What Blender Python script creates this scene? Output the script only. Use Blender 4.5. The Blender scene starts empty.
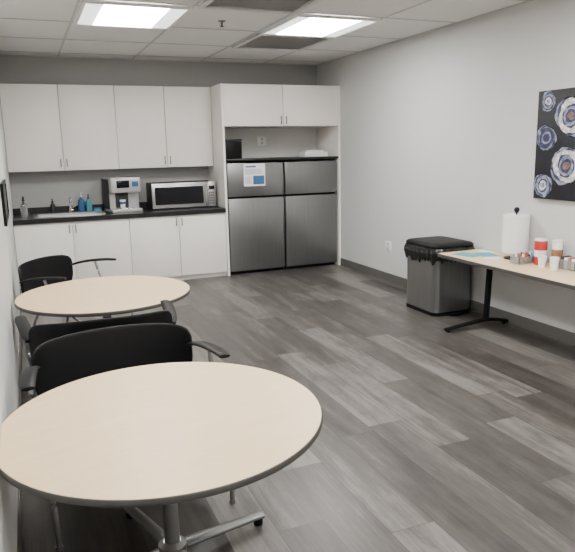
import bpy, bmesh, math, random
from mathutils import Vector, Matrix
random.seed(4)
C=bpy.context.scene.collection
XL,XR,YB,YF,ZC=-0.16,3.965,8.406,-1.6,2.744
# ------------------------------------------------------------ materials
def newmat(name):
    m=bpy.data.materials.new(name); m.use_nodes=True
    nt=m.node_tree; return m,nt,nt.nodes['Principled BSDF']
def N(nt,t,**k):
    n=nt.nodes.new(t)
    for a,v in k.items(): setattr(n,a,v)
    return n
def mat(name,col,rough=.5,metal=0.,var=.06,scale=8.,stretch=(1,1,1),bump=0.,spec=None,coat=0.,trans=0.,emit=0.):
    m,nt,b=newmat(name)
    tc=N(nt,'ShaderNodeTexCoord'); mp=N(nt,'ShaderNodeMapping'); mp.inputs['Scale'].default_value=stretch
    nz=N(nt,'ShaderNodeTexNoise'); nz.inputs['Scale'].default_value=scale; nz.inputs['Detail'].default_value=4
    nt.links.new(tc.outputs['Object'],mp.inputs['Vector']); nt.links.new(mp.outputs['Vector'],nz.inputs['Vector'])
    cr=N(nt,'ShaderNodeValToRGB')
    cr.color_ramp.elements[0].position=.3; cr.color_ramp.elements[1].position=.7
    cr.color_ramp.elements[0].color=[max(0,c*(1-var)) for c in col]+[1]
    cr.color_ramp.elements[1].color=[min(1,c*(1+var)) for c in col]+[1]
    nt.links.new(nz.outputs['Fac'],cr.inputs['Fac']); nt.links.new(cr.outputs['Color'],b.inputs['Base Color'])
    b.inputs['Roughness'].default_value=rough; b.inputs['Metallic'].default_value=metal
    if spec is not None: b.inputs['Specular IOR Level'].default_value=spec
    b.inputs['Coat Weight'].default_value=coat
    b.inputs['Transmission Weight'].default_value=trans
    if emit:
        b.inputs['Emission Color'].default_value=list(col)+[1]; b.inputs['Emission Strength'].default_value=emit
    if bump:
        bp=N(nt,'ShaderNodeBump'); bp.inputs['Strength'].default_value=bump; bp.inputs['Distance'].default_value=.002
        nt.links.new(nz.outputs['Fac'],bp.inputs['Height']); nt.links.new(bp.outputs['Normal'],b.inputs['Normal'])
    return m
def floor_mat():
    m,nt,b=newmat('vinyl_plank')
    L=nt.links.new
    def math_(op,a,bb=None):
        n=N(nt,'ShaderNodeMath',operation=op)
        for i,v in enumerate((a,bb)):
            if v is None: continue
            if isinstance(v,(int,float)): n.inputs[i].default_value=v
            else: L(v,n.inputs[i])
        return n.outputs[0]
    tc=N(nt,'ShaderNodeTexCoord'); sp=N(nt,'ShaderNodeSeparateXYZ'); L(tc.outputs['Object'],sp.inputs[0])
    x,y=sp.outputs['X'],sp.outputs['Y']
    PW,PL=.215,1.45
    u=math_('DIVIDE',x,PW); row=math_('FLOOR',u)
    w1=N(nt,'ShaderNodeTexWhiteNoise',noise_dimensions='1D'); L(math_('ADD',row,37.0),w1.inputs['W'])
    v=math_('ADD',math_('DIVIDE',y,PL),math_('MULTIPLY',w1.outputs['Value'],7.3)); col=math_('FLOOR',v)
    cb=N(nt,'ShaderNodeCombineXYZ'); L(row,cb.inputs[0]); L(col,cb.inputs[1]); cb.inputs[2].default_value=5.0
    w2=N(nt,'ShaderNodeTexWhiteNoise',noise_dimensions='3D'); L(cb.outputs[0],w2.inputs['Vector'])
    rnd=w2.outputs['Value']
    def noise(sx,sy,k,detail,rough,dist):
        g=N(nt,'ShaderNodeCombineXYZ'); L(math_('MULTIPLY',x,sx),g.inputs[0]); L(math_('MULTIPLY',y,sy),g.inputs[1]); L(math_('MULTIPLY',rnd,k),g.inputs[2])
        n=N(nt,'ShaderNodeTexNoise'); n.inputs['Scale'].default_value=1; n.inputs['Detail'].default_value=detail; n.inputs['Roughness'].default_value=rough; n.inputs['Distortion'].default_value=dist
        L(g.outputs[0],n.inputs['Vector']); return n.outputs['Fac']
    nf=noise(38,1.7,40,7,.7,.9); n2=noise(7,.9,25,5,.6,.6); n3=noise(14,5,31,6,.7,.3)
    fac=math_('ADD',math_('ADD',math_('MULTIPLY',rnd,.32),math_('MULTIPLY',nf,.52)),math_('ADD',math_('MULTIPLY',n2,.66),math_('MULTIPLY',n3,.34)))
    cr=N(nt,'ShaderNodeValToRGB'); e=cr.color_ramp.elements
    fac=math_('MULTIPLY',fac,.9)
    e[0].position=.60; e[0].color=FLOOR_C[0]; e[1].position=1.0; e[1].color=FLOOR_C[2]
    k=e.new(.84); k.color=FLOOR_C[1]
    L(fac,cr.inputs['Fac'])
    fu=math_('FRACT',u); fv=math_('FRACT',v)
    du=math_('MULTIPLY',math_('MINIMUM',fu,math_('SUBTRACT',1,fu)),PW)
    dv=math_('MULTIPLY',math_('MINIMUM',fv,math_('SUBTRACT',1,fv)),PL)
    s=math_('LESS_THAN',math_('MINIMUM',du,dv),.0018)
    mx=N(nt,'ShaderNodeMix',data_type='RGBA'); L(math_('MULTIPLY',s,.85),mx.inputs['Factor']); L(cr.outputs['Color'],mx.inputs['A']); mx.inputs['B'].default_value=(.018,.016,.014,1)
    L(mx.outputs['Result'],b.inputs['Base Color'])
    L(math_('ADD',math_('MULTIPLY',nf,.20),.26),b.inputs['Roughness'])
    b.inputs['Specular IOR Level'].default_value=.5
    bp=N(nt,'ShaderNodeBump'); bp.inputs['Strength'].default_value=.15; bp.inputs['Distance'].default_value=.001
    L(math_('SUBTRACT',nf,s),bp.inputs['Height']); L(bp.outputs['Normal'],b.inputs['Normal'])
    return m
FLOOR_C=[(.026,.023,.021,1),(.074,.067,.061,1),(.165,.153,.142,1)]
M_floor=floor_mat()
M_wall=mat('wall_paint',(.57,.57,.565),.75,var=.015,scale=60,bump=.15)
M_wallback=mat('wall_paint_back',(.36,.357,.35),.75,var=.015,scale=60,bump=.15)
M_ceil=mat('ceiling_tile',(.77,.77,.76),.9,var=.04,scale=90,bump=.4)
M_grid=mat('ceiling_tbar',(.50,.50,.49),.5,var=.01)
M_base=mat('baseboard_vinyl',(.10,.097,.09),.55,var=.04)
M_cab=mat('white_laminate',(.86,.83,.785),.42,var=.012,scale=4)
M_cabin=mat('cabinet_inner',(.60,.59,.57),.6,var=.02)
M_counter=mat('black_counter',(.008,.0075,.008),.28,var=.5,scale=120)
M_steel=mat('brushed_stainless',(.24,.24,.242),.30,.85,var=.08,scale=3,stretch=(40,40,.6))
M_steelcan=mat('brushed_stainless_can',(.24,.24,.242),.30,.85,var=.08,scale=3,stretch=(40,40,.6))
M_steelbright=mat('brushed_steel_bright',(.50,.50,.50),.3,.9,var=.05,scale=3,stretch=(1,30,30))
M_silverplastic=mat('silver_plastic',(.48,.48,.48),.35,.3,var=.03)
M_chrome=mat('chrome',(.72,.72,.73),.14,1.,var=.02)
M_handle=mat('satin_nickel',(.20,.19,.18),.3,.9,var=.02)
M_silver=mat('silver_tube',(.30,.30,.30),.35,.8,var=.03)
M_foot=mat('grey_metal_foot',(.16,.16,.16),.4,.7,var=.03)
M_dkgrey=mat('dark_grey_plastic',(.022,.022,.024),.5,var=.08)
M_black=mat('black_plastic',(.004,.004,.0045),.5,var=.15,scale=30,spec=.22)
M_fabric=mat('black_mesh_fabric',(.005,.005,.006),.75,var=.35,scale=160,bump=.6,spec=.15)
M_screen=mat('black_glass',(.006,.006,.008),.12,var=.1,spec=.3)
M_white=mat('white_plastic',(.80,.80,.79),.4,var=.01)
M_paper=mat('white_paper',(.86,.86,.86),.8,var=.02,scale=30,bump=.3)
M_blue=mat('blue_print',(.035,.11,.28),.5,var=.05)
M_cyan=mat('light_blue_paper',(.08,.36,.44),.6,var=.15,scale=12)
M_red=mat('red_print',(.45,.02,.02),.4,var=.05)
M_tan=mat('brown_print',(.30,.15,.06),.5,var=.2,scale=30)
M_clear=mat('clear_plastic',(.75,.78,.8),.12,trans=.75,var=.02)
M_bag=mat('black_bag_film',(.008,.008,.008),.20,var=.2,scale=25,bump=1.)
M_lightlens=mat('troffer_lens',(1,.975,.94),.5,var=.03,scale=40,emit=47.)
M_lightside=mat('troffer_reflector',(.9,.9,.9),.4,var=.02,scale=40,emit=2.0)
M_vent=mat('grey_vent',(.60,.60,.60),.5,.0,var=.05)
M_canvas=mat('navy_canvas',(.006,.006,.011),.6,var=.6,scale=9)
M_edge=mat('dark_edge_band',(.055,.052,.048),.45,var=.05)
def wood(name):
    m,nt,b=newmat(name); L=nt.links.new
    tc=N(nt,'ShaderNodeTexCoord'); mp=N(nt,'ShaderNodeMapping'); mp.inputs['Scale'].default_value=(1.5,12,12); mp.inputs['Rotation'].default_value=(0,0,.25)
    nz=N(nt,'ShaderNodeTexNoise'); nz.inputs['Scale'].default_value=2.2; nz.inputs['Detail'].default_value=7; nz.inputs['Distortion'].default_value=.8
    L(tc.outputs['Object'],mp.inputs[0]); L(mp.outputs[0],nz.inputs['Vector'])
    cr=N(nt,'ShaderNodeValToRGB'); e=cr.color_ramp.elements
    e[0].position=.25;e[0].color=(.78,.59,.345,1);e[1].position=.75;e[1].color=(.83,.65,.405,1)
    L(nz.outputs['Fac'],cr.inputs[0]); L(cr.outputs[0],b.inputs['Base Color'])
    b.inputs['Roughness'].default_value=.38; b.inputs['Specular IOR Level'].default_value=.35
    return m
M_wood=wood('maple_laminate')
# ------------------------------------------------------------ mesh builder
class B:
    def __init__(s): s.bm=bmesh.new(); s.mi=0
    def box(s,a,b,bev=0.,seg=2):
        t=bmesh.new(); bmesh.ops.create_cube(t,size=1)
        for v in t.verts: v.co=Vector([(a[i]+b[i])/2+v.co[i]*(b[i]-a[i]) for i in range(3)])
        if bev: bmesh.ops.bevel(t,geom=t.edges[:],offset=bev,segments=seg,profile=.5,affect='EDGES')
        return s._merge(t)
    def _merge(s,t,M=None):
        if M is not None: bmesh.ops.transform(t,matrix=M,verts=t.verts)
        mp={}
        for v in t.verts: mp[v]=s.bm.verts.new(v.co)
        for f in t.faces:
            try:
                nf=s.bm.faces.new([mp[v] for v in f.verts]); nf.material_index=s.mi
            except ValueError: pass
        t.free(); return list(mp.values())
    def cyl(s,p0,p1,r,r2=None,seg=24,bev=0.):
        p0,p1=Vector(p0),Vector(p1); d=p1-p0; t=bmesh.new()
        bmesh.ops.create_cone(t,cap_ends=True,segments=seg,radius1=r,radius2=r if r2 is None else r2,depth=d.length)
        if bev:
            ed=[e for e in t.edges if abs(e.verts[0].co.z-e.verts[1].co.z)<1e-6]
            bmesh.ops.bevel(t,geom=ed,offset=bev,segments=2,profile=.5,affect='EDGES')
        M=Matrix.Translation((p0+p1)/2)@d.to_track_quat('Z','Y').to_matrix().to_4x4()
        return s._merge(t,M)
    def lathe(s,prof,c=(0,0,0),seg=32):
        rings=[]
        for r,z in prof:
            if r<1e-6: rings.append([s.bm.verts.new((c[0],c[1],c[2]+z))])
            else: rings.append([s.bm.verts.new((c[0]+r*math.cos(2*math.pi*i/seg),c[1]+r*math.sin(2*math.pi*i/seg),c[2]+z)) for i in range(seg)])
        for A,Bq in zip(rings,rings[1:]):
            for i in range(seg):
                j=(i+1)%seg
                if len(A)==1 and len(Bq)==1: continue
                if len(A)==1: f=[A[0],Bq[i],Bq[j]]
                elif len(Bq)==1: f=[A[i],A[j],Bq[0]]
                else: f=[A[i],A[j],Bq[j],Bq[i]]
                s.bm.faces.new(f).material_index=s.mi
    def tube(s,pts,r,seg=12,flat=1.,sub=6,up=(0,0,1)):
        P=[Vector(p) for p in pts]
        if sub and len(P)>2:
            Q=[]
            for i in range(len(P)-1):
                a=P[max(i-1,0)];b=P[i];c=P[i+1];d=P[min(i+2,len(P)-1)]
                for k in range(sub):
                    t=k/sub
                    Q.append(.5*((2*b)+(c-a)*t+(2*a-5*b+4*c-d)*t*t+(3*b-a-3*c+d)*t**3))
            Q.append(P[-1]); P=Q
        rings=[]; n=len(P)
        for i,p in enumerate(P):
            d=(P[min(i+1,n-1)]-P[max(i-1,0)]).normalized()
            u=Vector(up); 
            if abs(d.dot(u))>.95: u=Vector((0,1,0))
            sd=d.cross(u).normalized(); u2=sd.cross(d)
            rr=r(i/(n-1)) if callable(r) else r
            rings.append([s.bm.verts.new(p+sd*rr*math.cos(2*math.pi*k/seg)+u2*rr*flat*math.sin(2*math.pi*k/seg)) for k in range(seg)])
        for A,Bq in zip(rings,rings[1:]):
            for k in range(seg):
                j=(k+1)%seg; s.bm.faces.new([A[k],A[j],Bq[j],Bq[k]]).material_index=s.mi
        s.bm.faces.new(rings[0][::-1]).material_index=s.mi; s.bm.faces.new(rings[-1]).material_index=s.mi
    def prism(s,poly,z0,z1,bev=0.):
        t=bmesh.new(); vs=[t.verts.new((x,y,z0)) for x,y in poly]; f=t.faces.new(vs)
        r=bmesh.ops.extrude_face_region(t,geom=[f]); 
        for v in r['geom']:
            if isinstance(v,bmesh.types.BMVert): v.co.z=z1
        bmesh.ops.recalc_face_normals(t,faces=t.faces)
        if bev:
            ed=[e for e in t.edges if abs(e.verts[0].co.z-e.verts[1].co.z)<1e-6]
            bmesh.ops.bevel(t,geom=ed,offset=bev,segments=2,profile=.5,affect='EDGES')
        return s._merge(t)
    def quad(s,pts): s.bm.faces.new([s.bm.verts.new(p) for p in pts]).material_index=s.mi
    def obj(s,name,mats,parent=None,smooth=True,recalc=True):
        if recalc: bmesh.ops.recalc_face_normals(s.bm,faces=s.bm.faces)
        me=bpy.data.meshes.new(name); s.bm.to_mesh(me); s.bm.free()
        for m in (mats if isinstance(mats,(list,tuple)) else [mats]): me.materials.append(m)
        if smooth: me.shade_smooth(); me.set_sharp_from_angle(angle=math.radians(35))
        o=bpy.data.objects.new(name,me); C.objects.link(o)
        if parent: o.parent=parent
        return o
def rrect(x0,y0,x1,y1,r,n=6):
    out=[]
    for cx,cy,a in((x1-r,y1-r,0),(x0+r,y1-r,90),(x0+r,y0+r,180),(x1-r,y0+r,270)):
        for k in range(n+1):
            t=math.radians(a+90*k/n); out.append((cx+r*math.cos(t),cy+r*math.sin(t)))
    return out
def thing(name,loc,label,cat,group=None,rz=0.):
    e=bpy.data.objects.new(name,None); e.empty_display_size=.1; C.objects.link(e)
    e.location=loc; e.rotation_euler=(0,0,rz); e['label']=label; e['category']=cat
    if group: e['group']=group
    return e
def tag(o,label,cat,group=None):
    o['label']=label;o['category']=cat
    if group:o['group']=group
    return o
def struct(o,label,cat):
    o['kind']='structure';o['label']=label;o['category']=cat;return o
# ------------------------------------------------------------ room
def sbox(name,a,b,m,label,cat):
    q=B();q.box(a,b);return struct(q.obj(name,m,smooth=False),label,cat)
sbox('floor',(XL-.1,YF-.1,-.1),(XR+.1,YB+.1,0),M_floor,'grey wood-look vinyl plank floor','floor')
sbox('ceiling',(XL-.1,YF-.1,ZC),(XR+.1,YB+.1,ZC+.1),M_ceil,'white suspended tile ceiling','ceiling')
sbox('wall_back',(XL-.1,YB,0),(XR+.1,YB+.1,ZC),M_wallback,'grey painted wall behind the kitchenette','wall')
sbox('wall_left',(XL-.1,YF,0),(XL,YB,ZC),M_wall,'light grey painted wall beside the round tables','wall')
sbox('wall_right',(XR,YF,0),(XR+.1,YB,ZC),M_wall,'light grey painted wall with canvas print','wall')
sbox('wall_front',(XL-.1,YF-.1,0),(XR+.1,YF,ZC),M_wall,'light grey painted wall','wall')
sbox('baseboard_right',(XR-.012,YF,0),(XR,7.69,.10),M_base,'dark grey vinyl cove baseboard','baseboard')
sbox('baseboard_left',(XL,YF,0),(XL+.01,7.69,.10),M_base,'dark grey vinyl cove baseboard','baseboard')
GX=[.52,1.40,2.28,3.15]; GY=[8.08,7.13,6.19,5.25,4.31,3.37,2.43,1.49,.55,-.39,-1.33]
q=B()
for x in GX: q.box((x-.010,YF,ZC-.005),(x+.010,YB,ZC))
for y in GY: q.box((XL,y-.010,ZC-.005),(XR,y+.010,ZC))
q.box((XL,YB-.025,ZC-.008),(XR,YB,ZC)); q.box((XR-.025,YF,ZC-.008),(XR,YB,ZC)); q.box((XL,YF,ZC-.008),(XL+.025,YB,ZC))
struct(q.obj('trim_1',M_grid,smooth=False),'metal grid bars of the suspended ceiling','ceiling grid')
# troffers
for (x0,x1) in((.52,1.40),(2.28,3.15)):
    for (y0,y1) in((5.25,6.19),(2.43,3.37),(-.39,.55)):
        t=thing('ceiling_light',((x0+x1)/2,(y0+y1)/2,ZC-.03),'lit fluorescent troffer set in the tile ceiling','ceiling light','ceiling troffers')
        hx,hy=(x1-x0)/2-.015,(y1-y0)/2-.015
        q=B(); w=.03
        q.box((-hx,-hy,0),(hx,-hy+w,.024)); q.box((-hx,hy-w,0),(hx,hy,.024)); q.box((-hx,-hy+w,0),(-hx+w,hy-w,.024)); q.box((hx-w,-hy+w,0),(hx,hy-w,.024))
        q.obj('frame',M_white,t,smooth=False)
        s=.60*hx
        for a0,a1 in((-hx+w,-s),(s,hx-w)):
            q=B(); q.box((a0,-hy+w,.010),(a1,hy-w,.02)); q.obj('reflector',M_lightside,t,smooth=False)
        q=B(); q.box((-s,-hy+w,.006),(s,hy-w,.02)); q.obj('diffuser',M_lightlens,t,smooth=False)
# vents
for vx,vy,hx,hy in((2.715,6.66,.415,.45),(1.84,4.78,.415,.45)):
    t=thing('ceiling_vent',(vx,vy,ZC-.03),'grey slatted air grille in the tile ceiling','air vent','ceiling air grilles')
    q=B()
    q.box((-hx,-hy,0),(hx,-hy+.04,.024));q.box((-hx,hy-.04,0),(hx,hy,.024));q.box((-hx,-hy+.04,0),(-hx+.04,hy-.04,.024));q.box((hx-.04,-hy+.04,0),(hx,hy-.04,.024))
    q.obj('frame',M_vent,t,smooth=False)
    q=B()
    for i in range(22):
        y=-hy+.055+i*.037
        q.quad([(-hx+.04,y,.010),(hx-.04,y,.010),(hx-.04,y+.028,.020),(-hx+.04,y+.028,.020)])
    q.obj('slats',M_vent,t,smooth=False)
t=thing('fire_sprinkler',(1.79,5.80,ZC-.05),'dark pendant fire sprinkler on the ceiling','sprinkler')
q=B(); q.lathe([(0,.05),(.035,.05),(.035,.044),(.012,.04),(.010,.02),(0,.02)]);q.obj('escutcheon',M_handle,t)
q=B(); q.lathe([(0,.02),(.007,.02),(.007,.006),(.02,.004),(.02,0),(0,0)]);q.obj('deflector',M_dkgrey,t)
# ------------------------------------------------------------ cabinets
def handle(parent,x,y,z,L=.10):
    q=B(); q.cyl((x,y-.028,z-L/2),(x,y-.028,z+L/2),.006,seg=12,bev=.002)
    for s in(-1,1): q.cyl((x,y-.028,z+s*L*.36),(x,y,z+s*L*.36),.0045,seg=8)
    h=q.obj('handle',M_handle,parent); h['label']='satin nickel bar handle'
def door(parent,x0,x1,y,z0,z1,hx,hz):
    q=B(); q.box((x0,y,z0),(x1,y+.019,z1),.0025)
    d=q.obj('door',M_cab,parent); handle(d,hx,y,hz)
def cabinet(name,x0,x1,xm,yf,yb,z0,z1,hz,label,group,toe=0):
    cx=(x0+x1)/2
    t=thing(name,(cx,yb,z0),label,'cabinet',group)
    X0,X1,XM=x0-cx,x1-cx,xm-cx; F=yf-yb; H=z1-z0
    q=B(); p=.018; g=.0015
    if toe: 
        q.box((X0+g,F+.05,0),(X1-g,F+.065,toe))
    q.box((X0+g,F+.021,toe),(X0+p,-.002,H));q.box((X1-p,F+.021,toe),(X1-g,-.002,H))
    q.box((X0+p,F+.021,toe),(X1-p,-.002,toe+p));q.box((X0+p,-.02,toe+p),(X1-p,-.002,H))
    if toe: q.box((X0+p,F+.021,H-.05),(X1-p,F+.04,H))
    else: q.box((X0+p,F+.021,H-p),(X1-p,-.02,H))
    q.obj('body',M_cabin if not toe else M_cab,t,smooth=False)
    door(t,X0+.003,XM-.003,F,toe+.003,H-.003,XM-.035,hz-z0)
    door(t,XM+.003,X1-.003,F,toe+.003,H-.003,XM+.035,hz-z0)
    return t
UZ0,UZ1,UY=1.397,2.397,8.13
cabinet('wall_cabinet',XL+.002,1.11,.465,UY,YB,UZ0,UZ1,1.49,'white laminate two-door wall cabinet over the sink','wall cabinets over the counter')
cabinet('wall_cabinet',1.11,2.322,1.715,UY,YB,UZ0,UZ1,1.49,'white laminate two-door wall cabinet over the microwave','wall cabinets over the counter')
cabinet('base_cabinet',XL+.002,1.12,.47,7.693,YB,0,.826,.745,'white laminate two-door base cabinet under the sink','base cabinets under the counter',toe=.06)
cabinet('base_cabinet',1.12,2.322,1.72,7.693,YB,0,.826,.745,'white laminate two-door base cabinet beside the refrigerators','base cabinets under the counter',toe=.06)
# countertop
t=thing('countertop',(1.08,YB,.828),'black laminate countertop over white base cabinets','countertop')
q=B(); X0,X1=XL+.003-1.08,2.322-1.08; F=7.663-YB
hx0,hx1,hy0,hy1=.08-1.08,.86-1.08,7.83-YB,8.27-YB
q.box((X0,F,0),(X1,hy0,.05));q.box((X0,hy1,0),(X1,-.002,.05));q.box((X0,hy0,0),(hx0,hy1,.05));q.box((hx1,hy0,0),(X1,hy1,.05))
q.obj('worktop',M_counter,t,smooth=False)
sbox('trim_2',(XL+.003,YB-.020,.879),(2.322,YB,.955),M_counter,'low black laminate backsplash along the grey wall','backsplash')
# sink
t=thing('kitchen_sink',(.47,8.05,.878),'stainless steel drop-in sink in black counter','sink')
q=B(); a,b_=.39,.22; 
o=rrect(-a-.02,-b_-.02,a+.02,b_+.02,.05); i1=rrect(-a+.02,-b_+.02,a-.02,b_-.06,.05); i2=rrect(-a+.04,-b_+.04,a-.04,b_-.08,.05)
def ring(pl,z): return [q.bm.verts.new((x,y,z)) for x,y in pl]
R0,R1,R2,R3,R4=ring(o,.001),ring([(x*.995,y*.995) for x,y in o],.006),ring(i1,.006),ring(i1,-.01),ring(i2,-.15)
for A_,B_ in((R0,R1),(R1,R2),(R2,R3),(R3,R4)):
    for k in range(len(A_)): q.bm.faces.new([A_[k],A_[(k+1)%len(A_)],B_[(k+1)%len(A_)],B_[k]])
q.bm.faces.new(R4); q.obj('basin',M_steelbright,t)
q=B(); q.lathe([(0,.006),(.035,.006),(.035,.002),(.02,.0),(0,.0)],(0,-.02,-.15)); q.obj('drain',M_chrome,t)
t=thing('faucet',(.50,8.235,.884),'chrome gooseneck kitchen faucet behind the sink','faucet')
q=B(); q.lathe([(0,0),(.03,0),(.03,.01),(.02,.02),(.018,.06),(0,.06)]); q.obj('base',M_chrome,t)
q=B(); q.tube([(0,0,.05),(0,0,.13),(0,-.03,.18),(0,-.09,.19),(0,-.14,.165),(0,-.15,.13)],.011); q.obj('spout',M_chrome,t)
q=B(); q.tube([(.0,0,.05),(.05,-.01,.075),(.09,-.015,.10)],.008); q.cyl((.03,0,.03),(.0,0,.03),.014,seg=16); q.obj('lever',M_chrome,t)
# tall unit around the refrigerators
TX0,TX1=2.325,XR-.003; TY=7.693
t=thing('refrigerator_surround',(2.325,YB,0),'white laminate cabinet surround over two refrigerators','cabinet')
D=TY-YB; W=TX1-TX0
q=B(); q.box((0,D+.0,0),(.03,-.002,2.397),.001); q.obj('side_panel',M_cab,t,smooth=False)
q=B(); q.box((W-.03,D,0),(W,-.002,2.397),.001); q.obj('side_panel',M_cab,t,smooth=False)
q=B(); q.box((.03,-.010,1.486),(W-.03,-.002,1.884)); q.obj('niche_brightening_panel',M_cabin,t,smooth=False)  # pale sheet added over the grey wall to brighten the niche
q=B(); q.box((.03,D+.021,1.885),(W-.03,-.002,1.905)); q.box((.03,D+.021,2.377),(W-.03,-.002,2.397)); q.box((.03,-.02,1.905),(W-.03,-.002,2.377)); q.obj('body',M_cab,t,smooth=False)
door(t,.032,W/2-.003,D,1.887,2.394,W/2-.035,1.96); door(t,W/2+.003,W-.032,D,1.887,2.394,W/2+.035,1.96)
q=B(); q.box((.031,D-.005,1.460),(W-.031,-.002,1.485),.003); q.obj('shelf',M_counter,t)
# refrigerators
def fridge(x0,x1,label,hinge):
    cx=(x0+x1)/2; w=(x1-x0)/2
    t=thing('refrigerator',(cx,8.34,0),label,'refrigerator','top-freezer refrigerators')
    F=7.70-8.34
    q=B(); q.box((-w,F+.07,.03),(w,0,1.42),.006); q.mi=1
    q.box((-w+.01,F+.075,.0),(w-.01,F+.10,.03))
    for sx in(-1,1): q.cyl((sx*(w-.06),-.06,0),(sx*(w-.06),-.06,.03),.02,seg=12)
    q.obj('body',[M_dkgrey,M_black],t)
    for nm,z0,z1 in(('refrigerator_door',.05,.985),('freezer_door',1.012,1.43)):
        q=B(); q.prism(rrect(-w+.003,F,w-.003,F+.06,.012,4),z0,z1,.004)
        d=q.obj(nm,M_steel,t)
        s=-hinge; x=s*(w-.006)
        zc0,zc1=(.50,.97) if z0<.5 else (1.025,1.30)
        q=B(); q.box((min(x,x-s*.016),F-.008,zc0),(max(x,x-s*.016),F+.03,zc1),.004)
        h=q.obj('handle',M_steel,d); h['label']='stainless flush edge grip'
    q=B(); q.box((-w+.004,F+.058,.045),(w-.004,F+.069,1.425)); q.obj('gasket',M_black,t,smooth=False)
    q=B(); x=hinge*(w-.05); q.box((x-.03,F+.01,1.431),(x+.03,F+.09,1.445),.004); q.obj('hinge_cover',M_black,t)
    return t
fridge(2.366,3.132,'stainless top-freezer refrigerator with paper notice on it',-1)
fridge(3.148,3.915,'stainless top-freezer refrigerator beside the grey wall',1)
# notice on fridge
t=thing('paper_notice',(2.73,7.696,1.14),'white paper notice with blue block on refrigerator door','notice')
q=B(); q.box((-.145,-.001,0),(.145,.0005,.28)); q.obj('sheet',M_paper,t,smooth=False)
q=B(); q.box((-.02,-.0022,.02),(.13,-.0012,.13)); q.obj('printed_block',M_blue,t,smooth=False)
q=B(); q.box((-.12,-.0022,.235),(.02,-.0012,.255)); q.obj('printed_title',M_blue,t,smooth=False)
q=B()
for i in range(6): q.box((-.125,-.0022,.15+i*.012),(.12-.03*(i%2),-.0012,.1535+i*.012))
for i in range(7): q.box((-.125,-.0022,.03+i*.014),(-.04,-.0012,.0335+i*.014))
q.obj('printed_lines',M_handle,t,smooth=False)
# things in the alcove
t=thing('storage_box',(2.535,8.10,1.485),'black storage box on the shelf above refrigerators','box')
q=B(); q.box((-.13,-.13,0),(.13,.13,.22),.006); q.obj('body',M_black,t)
q=B(); q.box((-.135,-.135,.222),(.135,.135,.255),.008); q.obj('lid',M_dkgrey,t)
t=thing('cardboard_tray',(3.70,8.00,1.485),'white cardboard tray on the shelf above refrigerators','box')
q=B(); q.box((-.17,-.11,0),(.17,.11,.065),.004); q.obj('body',M_paper,t)
q=B(); q.box((-.12,-.05,.066),(.14,.06,.085),.004); q.obj('lid',M_white,t)
def outlet(loc,rz,label):
    t=thing('wall_outlet',loc,label,'outlet',rz=rz)
    w=.065
    q=B(); q.box((-w,-.006,-.062),(w,0,.062),.003); q.obj('cover_plate',M_white,t)
    for z in(-.027,.027):
        q=B(); q.box((-.018,-.0085,z-.018),(.018,-.006,z+.018),.001); k=q.obj('socket',M_cabin,t)
        for s in(-1,1):
            q=B(); q.box((s*.008-.002,-.0095,z-.006),(s*.008+.002,-.0086,z+.008)); q.obj('slot',M_black,k,smooth=False)
outlet((3.10,YB-.010,1.71),0,'white duplex outlet on the wall above refrigerators')
outlet((XR-.001,6.45,.43),-math.pi/2,'white duplex outlet low on the grey wall')
# ------------------------------------------------------------ counter items
t=thing('microwave_oven',(1.87,8.16,.878),'stainless countertop microwave with black glass door','microwave')
w,F,Bk,H=.41,-.21,.19,.33
q=B(); q.box((-w,F+.03,.012),(w,Bk,H),.006)
for sx in(-1,1):
    for sy in(F+.07,Bk-.05): q.cyl((sx*(w-.05),sy,0),(sx*(w-.05),sy,.014),.015,seg=12)
q.obj('body',M_dkgrey,t)
q=B(); q.box((-w,F,.014),(w-.105,F+.029,H-.002),.005); d=q.obj('door',M_steelbright,t)
q=B(); q.prism(rrect(-w+.035,.06,w-.165,H-.05,.015),0,.003)
for v in q.bm.verts: v.co=Vector((v.co.x,F-.002+v.co.z*.5,v.co.y))
q.obj('window',M_screen,d)
q=B(); q.tube([(w-.135,F,.03),(w-.135,F-.035,.045),(w-.135,F-.035,H-.06),(w-.135,F,H-.045)],.009,sub=4); q.obj('handle',M_chrome,d)
q=B(); q.box((w-.102,F,.014),(w,F+.029,H-.002),.005); c=q.obj('control_panel',M_steelbright,t)
q=B(); q.box((w-.090,F-.002,H-.10),(w-.015,F-.0002,H-.05),.002); q.obj('display',M_screen,c)
for r in range(5):
    for k in range(3):
        q=B(); q.box((w-.090+k*.026,F-.0035,.045+r*.033),(w-.070+k*.026,F-.0002,.066+r*.033)); q.obj('button',M_handle,c,smooth=False)
# coffee machine
t=thing('coffee_maker',(1.12,8.11,.878),'silver and black single-serve coffee maker with drip tray','coffee maker',rz=.16)
q=B(); q.box((-.19,-.19,0),(.19,.20,.035),.01); q.box((-.19,-.06,.035),(.19,.20,.30),.012); q.obj('body',M_silverplastic,t)
q=B(); q.prism(rrect(-.188,-.18,.195,.19,.04),.235,.42,.02); q.obj('brew_head',M_silverplastic,t)
q=B(); q.box((-.198,-.10,.04),(-.1905,.19,.40),.002); q.obj('side_cover',M_dkgrey,t)
q=B(); q.box((-.12,-.186,.295),(.04,-.178,.385),.004); q.obj('screen',M_screen,t)
q=B(); q.box((-.11,-.075,.05),(.05,-.061,.232),.002); q.obj('brew_recess',M_dkgrey,t)
q=B(); q.box((.07,-.195,.31),(.15,-.182,.37),.004); q.obj('button',M_blue,t)
q=B(); q.box((-.14,-.17,.036),(.10,-.08,.046),.003);
for i in range(8): q.box((-.13+i*.029,-.165,.046),(-.12+i*.029,-.085,.049))
q.obj('drip_tray',M_chrome,t)
q=B(); q.cyl((-.04,-.12,.205),(-.04,-.12,.235),.02,seg=16); q.obj('spout',M_black,t)
t=thing('paper_cup',(1.100,7.985,.928),'white paper cup on the coffee maker tray','cup')
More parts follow.
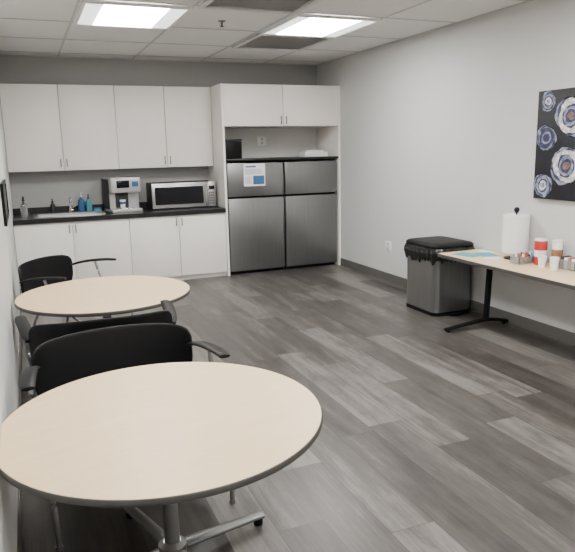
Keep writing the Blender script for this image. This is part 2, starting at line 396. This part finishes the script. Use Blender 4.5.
q=B(); q.lathe([(0,.003),(.024,.003),(.024,0),(.027,0),(.036,.095),(.038,.097),(.036,.099),(.034,.095),(.025,.006),(0,.006)]); q.obj('body',M_paper,t)
q=B(); q.lathe([(.0296,.03),(.0345,.075)]); q.obj('sleeve',M_blue,t)
# bottles
def spray(loc,label,body,cap):
    t=thing('spray_bottle',loc,label,'spray bottle')
    q=B(); q.lathe([(0,0),(.036,0),(.04,.01),(.04,.10),(.034,.14),(.015,.165),(.014,.18),(0,.18)]); q.obj('bottle',body,t)
    q=B(); q.cyl((0,0,.18),(0,0,.20),.016,seg=16); q.box((-.012,-.05,.20),(.012,.03,.235),.005); q.cyl((0,-.05,.22),(0,-.062,.22),.007,seg=12); q.obj('nozzle',cap,t)
    q=B(); q.tube([(0,-.025,.20),(0,-.045,.175),(0,-.04,.15)],.005); q.obj('trigger',cap,t)
spray((-.03,8.10,.878),'clear spray bottle with grey trigger beside the sink',M_clear,M_dkgrey)
def soap(loc,label,m,cap,s=1.):
    t=thing('soap_bottle',loc,label,'soap bottle')
    q=B(); q.lathe([(0,0),(.03*s,0),(.034*s,.01),(.034*s,.09*s),(.028*s,.12*s),(.012,.135*s),(.012,.145*s),(0,.145*s)]); q.obj('bottle',m,t)
    q=B(); q.cyl((0,0,.145*s),(0,0,.165*s),.014,seg=16); q.cyl((0,0,.165*s),(0,0,.185*s),.005,seg=10); q.box((-.008,-.04,.185*s),(.008,.012,.197*s),.003); q.obj('pump',cap,t)
soap((.64,8.325,.878),'blue dish soap bottle behind the sink',M_blue,M_white,1.25)
soap((.73,8.33,.878),'light blue soap bottle behind the sink',M_cyan,M_blue,1.1)
soap((.30,8.325,.878),'dark hand soap pump behind the sink',M_dkgrey,M_black,.9)
t=thing('dish_sponge',(.83,8.32,.878),'blue sponge beside the sink','sponge')
q=B(); q.box((-.045,-.03,0),(.045,.03,.03),.006); q.obj('foam',M_cyan,t)
q=B(); q.box((-.045,-.03,.031),(.045,.03,.04),.003); q.obj('scouring_pad',M_blue,t)
t=thing('picture_frame',(XL+.001,5.35,1.10),'small black-framed picture on the grey wall','picture')
q=B(); q.box((0,-.45,0),(.02,-.42,.30));q.box((0,.42,0),(.02,.45,.30));q.box((0,-.42,0),(.02,.42,.03));q.box((0,-.42,.27),(.02,.42,.30)); q.obj('frame',M_black,t,smooth=False)
q=B(); q.box((0,-.42,.03),(.012,.42,.27)); q.obj('panel',M_dkgrey,t,smooth=False)
# ------------------------------------------------------------ tables
TZ=.629
def round_table(loc,label,rz):
    t=thing('round_table',(loc[0],loc[1],0),label,'table','round cafe tables',rz)
    R=.598
    q=B(); q.lathe([(0,TZ-.021),(R-.005,TZ-.021),(R-.005,TZ-.0015),(R-.007,TZ),(0,TZ)],seg=128); q.obj('tabletop',M_wood,t)
    q=B(); q.lathe([(R-.0045,TZ-.021),(R-.002,TZ-.023),(R,TZ-.020),(R,TZ-.004),(R-.002,TZ-.001),(R-.0045,TZ-.0005)],seg=128)
    q.obj('edge_band',M_edge,t)
    q=B(); q.cyl((0,0,.07),(0,0,TZ-.035),.03,seg=32); q.lathe([(0,.05),(.055,.05),(.055,.085),(.035,.10),(0,.10)]); q.obj('column',M_silver,t)
    q=B(); q.box((-.16,-.16,TZ-.035),(.16,.16,TZ-.022),.003); q.obj('mounting_plate',M_black,t)
    for k in range(4):
        a=k*math.pi/2; c,s=math.cos(a),math.sin(a)
        q=B(); q.tube([(c*.05,s*.05,.065),(c*.2,s*.2,.055),(c*.36,s*.36,.045),(c*.43,s*.43,.038)],lambda u:.030-.006*u,flat=.5); q.mi=1
        q.cyl((c*.41,s*.41,0),(c*.41,s*.41,.030),.02,seg=16,bev=.003)
        q.obj('foot',[M_foot,M_black],t)
round_table((.405,2.245),'round maple laminate table with dark edge and silver base',math.radians(15))
round_table((.4593,4.5387),'round maple laminate table near the kitchenette',math.radians(30))
# long table
t=thing('long_table',(3.70,3.75,0),'rectangular maple table with black legs against grey wall','table')
q=B(); q.prism(rrect(-.25,-1.42,.255,1.015,.03),TZ-.026,TZ-.0003,.0015); q.obj('tabletop',M_wood,t)
q=B(); pr=rrect(-.26,-1.43,.258,1.023,.035); pi=rrect(-.2505,-1.4205,.2555,1.0155,.03)
rs=[[q.bm.verts.new((x,y,z)) for x,y in pl] for pl,z in((pi,TZ-.03),(pr,TZ-.03),(pr,TZ-.001),(pi,TZ-.001))]
for A_,B_ in zip(rs,rs[1:]):
    for k in range(len(A_)): q.bm.faces.new([A_[k],A_[(k+1)%len(A_)],B_[(k+1)%len(A_)],B_[k]])
q.obj('edge_band',M_edge,t)
for yy in(.62,-1.12):
    q=B(); q.tube([(0,yy,.05),(.02,yy+.01,.30),(.04,yy+.02,TZ-.04)],.032,flat=.6,seg=16,up=(0,1,0))
    q.box((-.20,yy-.03,TZ-.045),(.20,yy+.05,TZ-.031),.003)
    q.tube([(-.43,yy,.022),(-.33,yy,.035),(-.15,yy,.055),(0,yy,.062),(.1,yy,.052),(.2,yy,.034),(.235,yy,.024)],.026,flat=.62)
    for x in(-.40,.205): q.cyl((x,yy,0),(x,yy,.022),.018,seg=16)
    q.obj('leg',M_black,t)
# ------------------------------------------------------------ chairs
def chair(loc,rz,label):
    t=thing('office_armchair',(loc[0],loc[1],0),label,'chair','black stackable armchairs',rz)
    q=B(); q.prism(rrect(-.25,-.24,.25,.20,.09,8),.355,.405,.018); q.obj('seat',M_fabric,t)
    q=B(); q.prism(rrect(-.24,-.22,.24,.19,.08,8),.33,.354); q.obj('seat_pan',M_black,t)
    q=B(); nu,nv=64,10; grid=[]
    for i in range(nu+1):
        s=-1+2*i/nu; row=[]
        e=max(0,1-abs(s)**12)**.5
        zt=.645+.060*e+.018*(1-s*s); zb=.540-.11*e-.02*(1-s*s)
        for j in range(nv+1):
            v=j/nv; z=zb+(zt-zb)*v
            x=.390*math.sin(s*.9)/math.sin(.9)
            y=.27-.12*abs(s)**2.4+.12*(z-.55)*(1-abs(s)**3)
            row.append(q.bm.verts.new((x,y,z)))
        grid.append(row)
    for i in range(nu):
        for j in range(nv): q.bm.faces.new([grid[i][j],grid[i+1][j],grid[i+1][j+1],grid[i][j+1]])
    o=q.obj('backrest',M_black,t)
    md=o.modifiers.new('s','SOLIDIFY'); md.thickness=.016; md.offset=0
    md=o.modifiers.new('b','SUBSURF'); md.levels=1; md.render_levels=2
    q=B(); q.tube([(-.05,.13,.345),(-.05,.24,.36),(-.05,.275,.45),(-.05,.280,.52)],.012); q.tube([(.05,.13,.345),(.05,.24,.36),(.05,.275,.45),(.05,.280,.52)],.012)
    q.cyl((-.05,.13,.345),(.05,.13,.345),.012,seg=12); q.obj('back_support',M_black,t)
    for s in(-1,1):
        q=B(); q.tube([(s*.383,.155,.610),(s*.400,.08,.630),(s*.412,-.02,.646),(s*.425,-.14,.654),(s*.430,-.22,.654),(s*.428,-.25,.652)],lambda u:.026+.010*math.sin(math.pi*min(1,u*.85+.1)),flat=.32,seg=16)
        q.obj('armrest',M_black,t)
        q=B(); q.tube([(s*.416,-.06,.636),(s*.413,-.12,.48),(s*.40,-.27,.34),(s*.385,-.37,.24),(s*.38,-.41,.12),(s*.38,-.415,.012)],.0115)
        q.cyl((s*.38,-.415,0),(s*.38,-.415,.018),.015,seg=12); q.obj('leg',M_silver,t)
        q=B(); q.tube([(s*.412,-.135,.455),(s*.30,-.10,.345),(s*.26,.05,.335),(s*.27,.13,.30),(s*.29,.19,.12),(s*.30,.22,.012)],.0115)
        q.cyl((s*.30,.22,0),(s*.30,.22,.018),.015,seg=12); q.obj('leg',M_silver,t)
    return t
chair((.350,2.955),.05,'black plastic armchair tucked behind the nearer round table')
chair((.335,3.72),math.pi,'black plastic armchair with its back to the other chair')
chair((.25,5.56),math.radians(57),'black plastic armchair beyond the far round table')
# ------------------------------------------------------------ trash can
t=thing('trash_can',(3.70,5.09,0),'dark stainless step trash can lined with black bag','trash can')
def loft(q,secs,cap=True,n=8,wav=None):
    rs=[]
    for a,b,r,z in secs:
        pl=rrect(-a,-b,a,b,r,n); ringv=[]
        for i,(x,y) in enumerate(pl):
            f=wav(i,z) if wav else (1,0)
            ringv.append(q.bm.verts.new((x*f[0],y*f[0],z+f[1])))
        rs.append(ringv)
    for A_,B_ in zip(rs,rs[1:]):
        for k in range(len(A_)): q.bm.faces.new([A_[k],A_[(k+1)%len(A_)],B_[(k+1)%len(A_)],B_[k]])
    if cap: q.bm.faces.new(rs[0][::-1]); q.bm.faces.new(rs[-1])
q=B(); loft(q,[(.221,.261,.07,.035),(.222,.262,.07,.30),(.224,.264,.07,.62)]); q.obj('body',M_steelcan,t)
q=B(); loft(q,[(.224,.264,.07,0),(.226,.266,.07,.034)]); q.obj('base',M_black,t)
# the bag: subdivided outline so the rim can bunch in folds
q=B()
def dens(a,b,r,step=.02):
    pl=rrect(-a,-b,a,b,r,6); out=[]
    for (x0,y0),(x1,y1) in zip(pl,pl[1:]+pl[:1]):
        d=math.hypot(x1-x0,y1-y0); k=max(1,round(d/step))
        for j in range(k): out.append((x0+(x1-x0)*j/k,y0+(y1-y0)*j/k))
    return out
base=dens(.228,.268,.07); nb=len(base); fold=[random.uniform(-1,1) for _ in base]; drop=[random.uniform(-1,1) for _ in base]
rs=[]
for z,ex,am,dz in((.515,.000,.003,.028),(.545,.006,.006,.012),(.585,.014,.008,.004),(.62,.013,.007,0),(.648,.006,.003,0)):
    rs.append([q.bm.verts.new((x*(1+(ex+am*(1+fold[i]))/.24),y*(1+(ex+am*(1+fold[i]))/.27),z+dz*drop[i])) for i,(x,y) in enumerate(base)])
for A_,B_ in zip(rs,rs[1:]):
    for k in range(nb): q.bm.faces.new([A_[k],A_[(k+1)%nb],B_[(k+1)%nb],B_[k]])
q.obj('bag',M_bag,t)
q=B(); loft(q,[(.232,.272,.075,.651),(.238,.278,.08,.660),(.236,.276,.08,.674),(.222,.262,.075,.688),(.17,.21,.06,.698)]); q.obj('lid',M_black,t)
q=B(); q.box((-.08,-.315,.008),(.08,-.266,.022),.004); q.obj('pedal',M_black,t)
# ------------------------------------------------------------ table-top items
t=thing('paper_towel_holder',(3.845,4.21,TZ),'white paper towel roll on black upright holder','paper towel')
q=B(); q.lathe([(0,0),(.09,0),(.09,.01),(.02,.016),(.008,.02),(.008,.395),(0,.395)]); q.obj('stand',M_black,t)
q=B(); q.lathe([(0,.395),(.012,.395),(.022,.41),(.024,.425),(.016,.44),(0,.445)]); q.obj('knob',M_black,t)
q=B(); q.lathe([(.02,.055),(.106,.055),(.110,.06),(.110,.375),(.106,.38),(.02,.38),(.02,.055)],seg=48); q.obj('paper_roll',M_paper,t)
def can(name,loc,r,h,label,cat,mb,mw,lid,b0,b1):
    t=thing(name,loc,label,cat)
    q=B(); q.lathe([(0,0),(r*.94,0),(r,.006),(r,h-.006),(r*.95,h),(0,h)]); q.obj('body',mb,t)
    q=B(); q.lathe([(r*1.01,h*b0),(r*1.01,h*b1)]); q.obj('printed_band',mw,t)
    if lid: q=B(); q.lathe([(0,h+.001),(r*1.02,h+.001),(r*1.02,h+.012),(r*.9,h+.018),(0,h+.018)]); q.obj('lid',lid,t)
can('snack_canister',(3.83,3.90,TZ),.050,.195,'white and red snack canister on the long table','canister',M_red,M_paper,M_white,.35,.62)
can('coffee_canister',(3.905,3.80,TZ),.042,.19,'white canister with brown band on the long table','canister',M_paper,M_tan,M_white,.3,.7)
for cx,cy in((3.755,3.80),(3.80,3.72),(3.74,3.66)):
    t=thing('paper_cup',(cx,cy,TZ),'small white paper cup on the long table','cup','paper cups on the long table')
    q=B(); q.lathe([(0,.003),(.024,.003),(.024,0),(.027,0),(.034,.085),(.036,.087),(.034,.089),(.032,.085),(.026,.006),(0,.006)]); q.obj('body',M_paper,t)
t=thing('condiment_tray',(3.785,4.015,TZ),'clear plastic tray of condiment packets','tray')
q=B(); a,b_,h=.115,.052,.06
def traybox(q,a,b_,h,split):
    for A0,A1 in(((-a,-b_,0),(a,b_,.004)),((-a,-b_,.004),(-a+.004,b_,h)),((a-.004,-b_,.004),(a,b_,h)),((-a,-b_,.004),(a,-b_+.004,h)),((-a,b_-.004,.004),(a,b_,h))): q.box(A0,A1)
    if split: q.box((-a,-.002,.004),(a,.002,h))
traybox(q,a,b_,h,True)
q.obj('tray',M_clear,t,smooth=False)
for k in range(12):
    p=thing('condiment_packet',(3.705+.030*(k%6),4.015+(-.026 if k<6 else .026),TZ+.006),'small paper condiment packet standing in clear tray','packet','condiment packets in the tray',rz=1.2)
    q=B(); q.box((-.02,-.003,0),(.02,.003,.068+.006*(k%3)),.002); q.obj('sachet',[M_tan,M_paper,M_red,M_dkgrey,M_cyan][k%5],p)
def sheet(loc,rz,w,l,m,label,z=0):
    q=B(); q.box((-w/2,-l/2,0),(w/2,l/2,.0025)); o=q.obj('paper_sheet',m,smooth=False); o.location=(loc[0],loc[1],TZ+z); o.rotation_euler=(0,0,rz); tag(o,label,'paper','loose papers on the long table')
sheet((3.63,4.56),.3,.16,.22,M_cyan,'light blue leaflet on the long table')
sheet((3.76,4.47),-.25,.15,.20,M_cyan,'light blue leaflet on the long table',.003)
sheet((3.70,4.32),.6,.10,.14,M_paper,'white paper napkin on the long table')
sheet((3.88,4.62),.1,.10,.16,M_paper,'white paper napkin on the long table')
t=thing('utensil_tray',(3.885,3.63,TZ),'low clear plastic utensil tray on the long table','tray')
q=B(); traybox(q,.055,.085,.075,False); q.obj('tray',M_clear,t,smooth=False)
for k in range(4):
    p=thing('napkin_pack',(3.885,3.63-.054+.036*k,TZ+.005),'folded napkin pack standing in clear tray','napkin','napkin packs in the tray')
    q=B(); q.box((-.045,-.014,0),(.045,.014,.085+.006*(k%2)),.003); q.obj('folded_paper',[M_paper,M_tan,M_paper,M_dkgrey][k],p)
# ------------------------------------------------------------ painting
M_r1=mat('paint_cream',(.58,.56,.56),.6,var=.5,scale=35); M_r2=mat('paint_indigo',(.03,.03,.08),.6,var=.7,scale=30); M_r3=mat('paint_plum',(.16,.09,.08),.6,var=.6,scale=40); M_r4=mat('paint_ice',(.20,.23,.32),.6,var=.6,scale=40)
t=thing('canvas_print',(XR-.001,3.6,1.15),'dark navy canvas print of banded agate circles','painting')
q=B(); q.box((-.035,-.52,0),(0,.52,.86),.002); q.obj('canvas',M_canvas,t)
q=B()
circ=[(4.01,1.925,.075,0),(4.01,1.64,.10,1),(3.77,1.80,.15,2),(3.79,1.42,.15,2),(4.02,1.26,.095,0),(3.46,1.62,.13,0),(3.33,1.3,.13,2),(3.26,1.86,.1,1),(3.56,1.24,.09,1),(3.5,1.92,.08,2)]
for ci,(yy,zz,r,k) in enumerate(circ):
    ramp=[[(0,.22,3),(.22,.42,0),(.42,.55,1),(.55,.78,3),(.78,.9,1),(.9,1,3)],[(0,.35,1),(.35,.5,3),(.5,.8,1),(.8,.86,3),(.86,.95,1),(.95,1,3)],[(0,.22,2),(.22,.36,1),(.36,.50,3),(.50,.58,1),(.58,.86,0),(.86,.92,1),(.92,1,3)]][k]
    rr=random.Random(ci); ph=[rr.uniform(0,6.3) for _ in range(12)]
    n=64
    def P(i,ra,lv):
        a=2*math.pi*(i%n)/n
        wv=1+.06*math.sin(2*a+ph[0]+lv)+.05*math.sin(3*a+ph[1]+2*lv)+.03*math.sin(7*a+ph[2]+lv*3)+.02*math.sin(13*a+ph[3]+lv)
        ra2=ra*wv*r
        return (-.0362,yy-3.6+ra2*math.cos(a),zz-1.15+ra2*math.sin(a))
    for li,(a0,a1,mi) in enumerate(ramp):
        q.mi=mi
        for i in range(n):
            if a0==0: q.quad([P(i,a1,li+1),P(i+1,a1,li+1),(-.0362,yy-3.6,zz-1.15)])
            else: q.quad([P(i,a0,li),P(i,a1,li+1),P(i+1,a1,li+1),P(i+1,a0,li)])
q.obj('print',[M_r1,M_r2,M_r3,M_r4],t,smooth=False)
# ------------------------------------------------------------ camera, world
cam=bpy.data.cameras.new('camera'); co=bpy.data.objects.new('camera',cam); C.objects.link(co)
yaw,pit,rol=.3891,.1993,-.0219
fw=Vector((math.sin(yaw)*math.cos(pit),math.cos(yaw)*math.cos(pit),-math.sin(pit)))
rt=Vector((math.cos(yaw),-math.sin(yaw),0)); up=rt.cross(fw)
c,s=math.cos(rol),math.sin(rol); r2,u2=c*rt+s*up,-s*rt+c*up
mw=Matrix((r2,u2,-fw)).transposed().to_4x4(); mw.translation=Vector((0,0,1.6))
co.matrix_world=mw
cam.sensor_fit='HORIZONTAL'; cam.sensor_width=36; cam.lens=630.4/575*36; cam.clip_start=.02
bpy.context.scene.camera=co
w=bpy.data.worlds.new('world'); bpy.context.scene.world=w; w.use_nodes=True
w.node_tree.nodes['Background'].inputs['Color'].default_value=(.5,.5,.5,1); w.node_tree.nodes['Background'].inputs['Strength'].default_value=.1
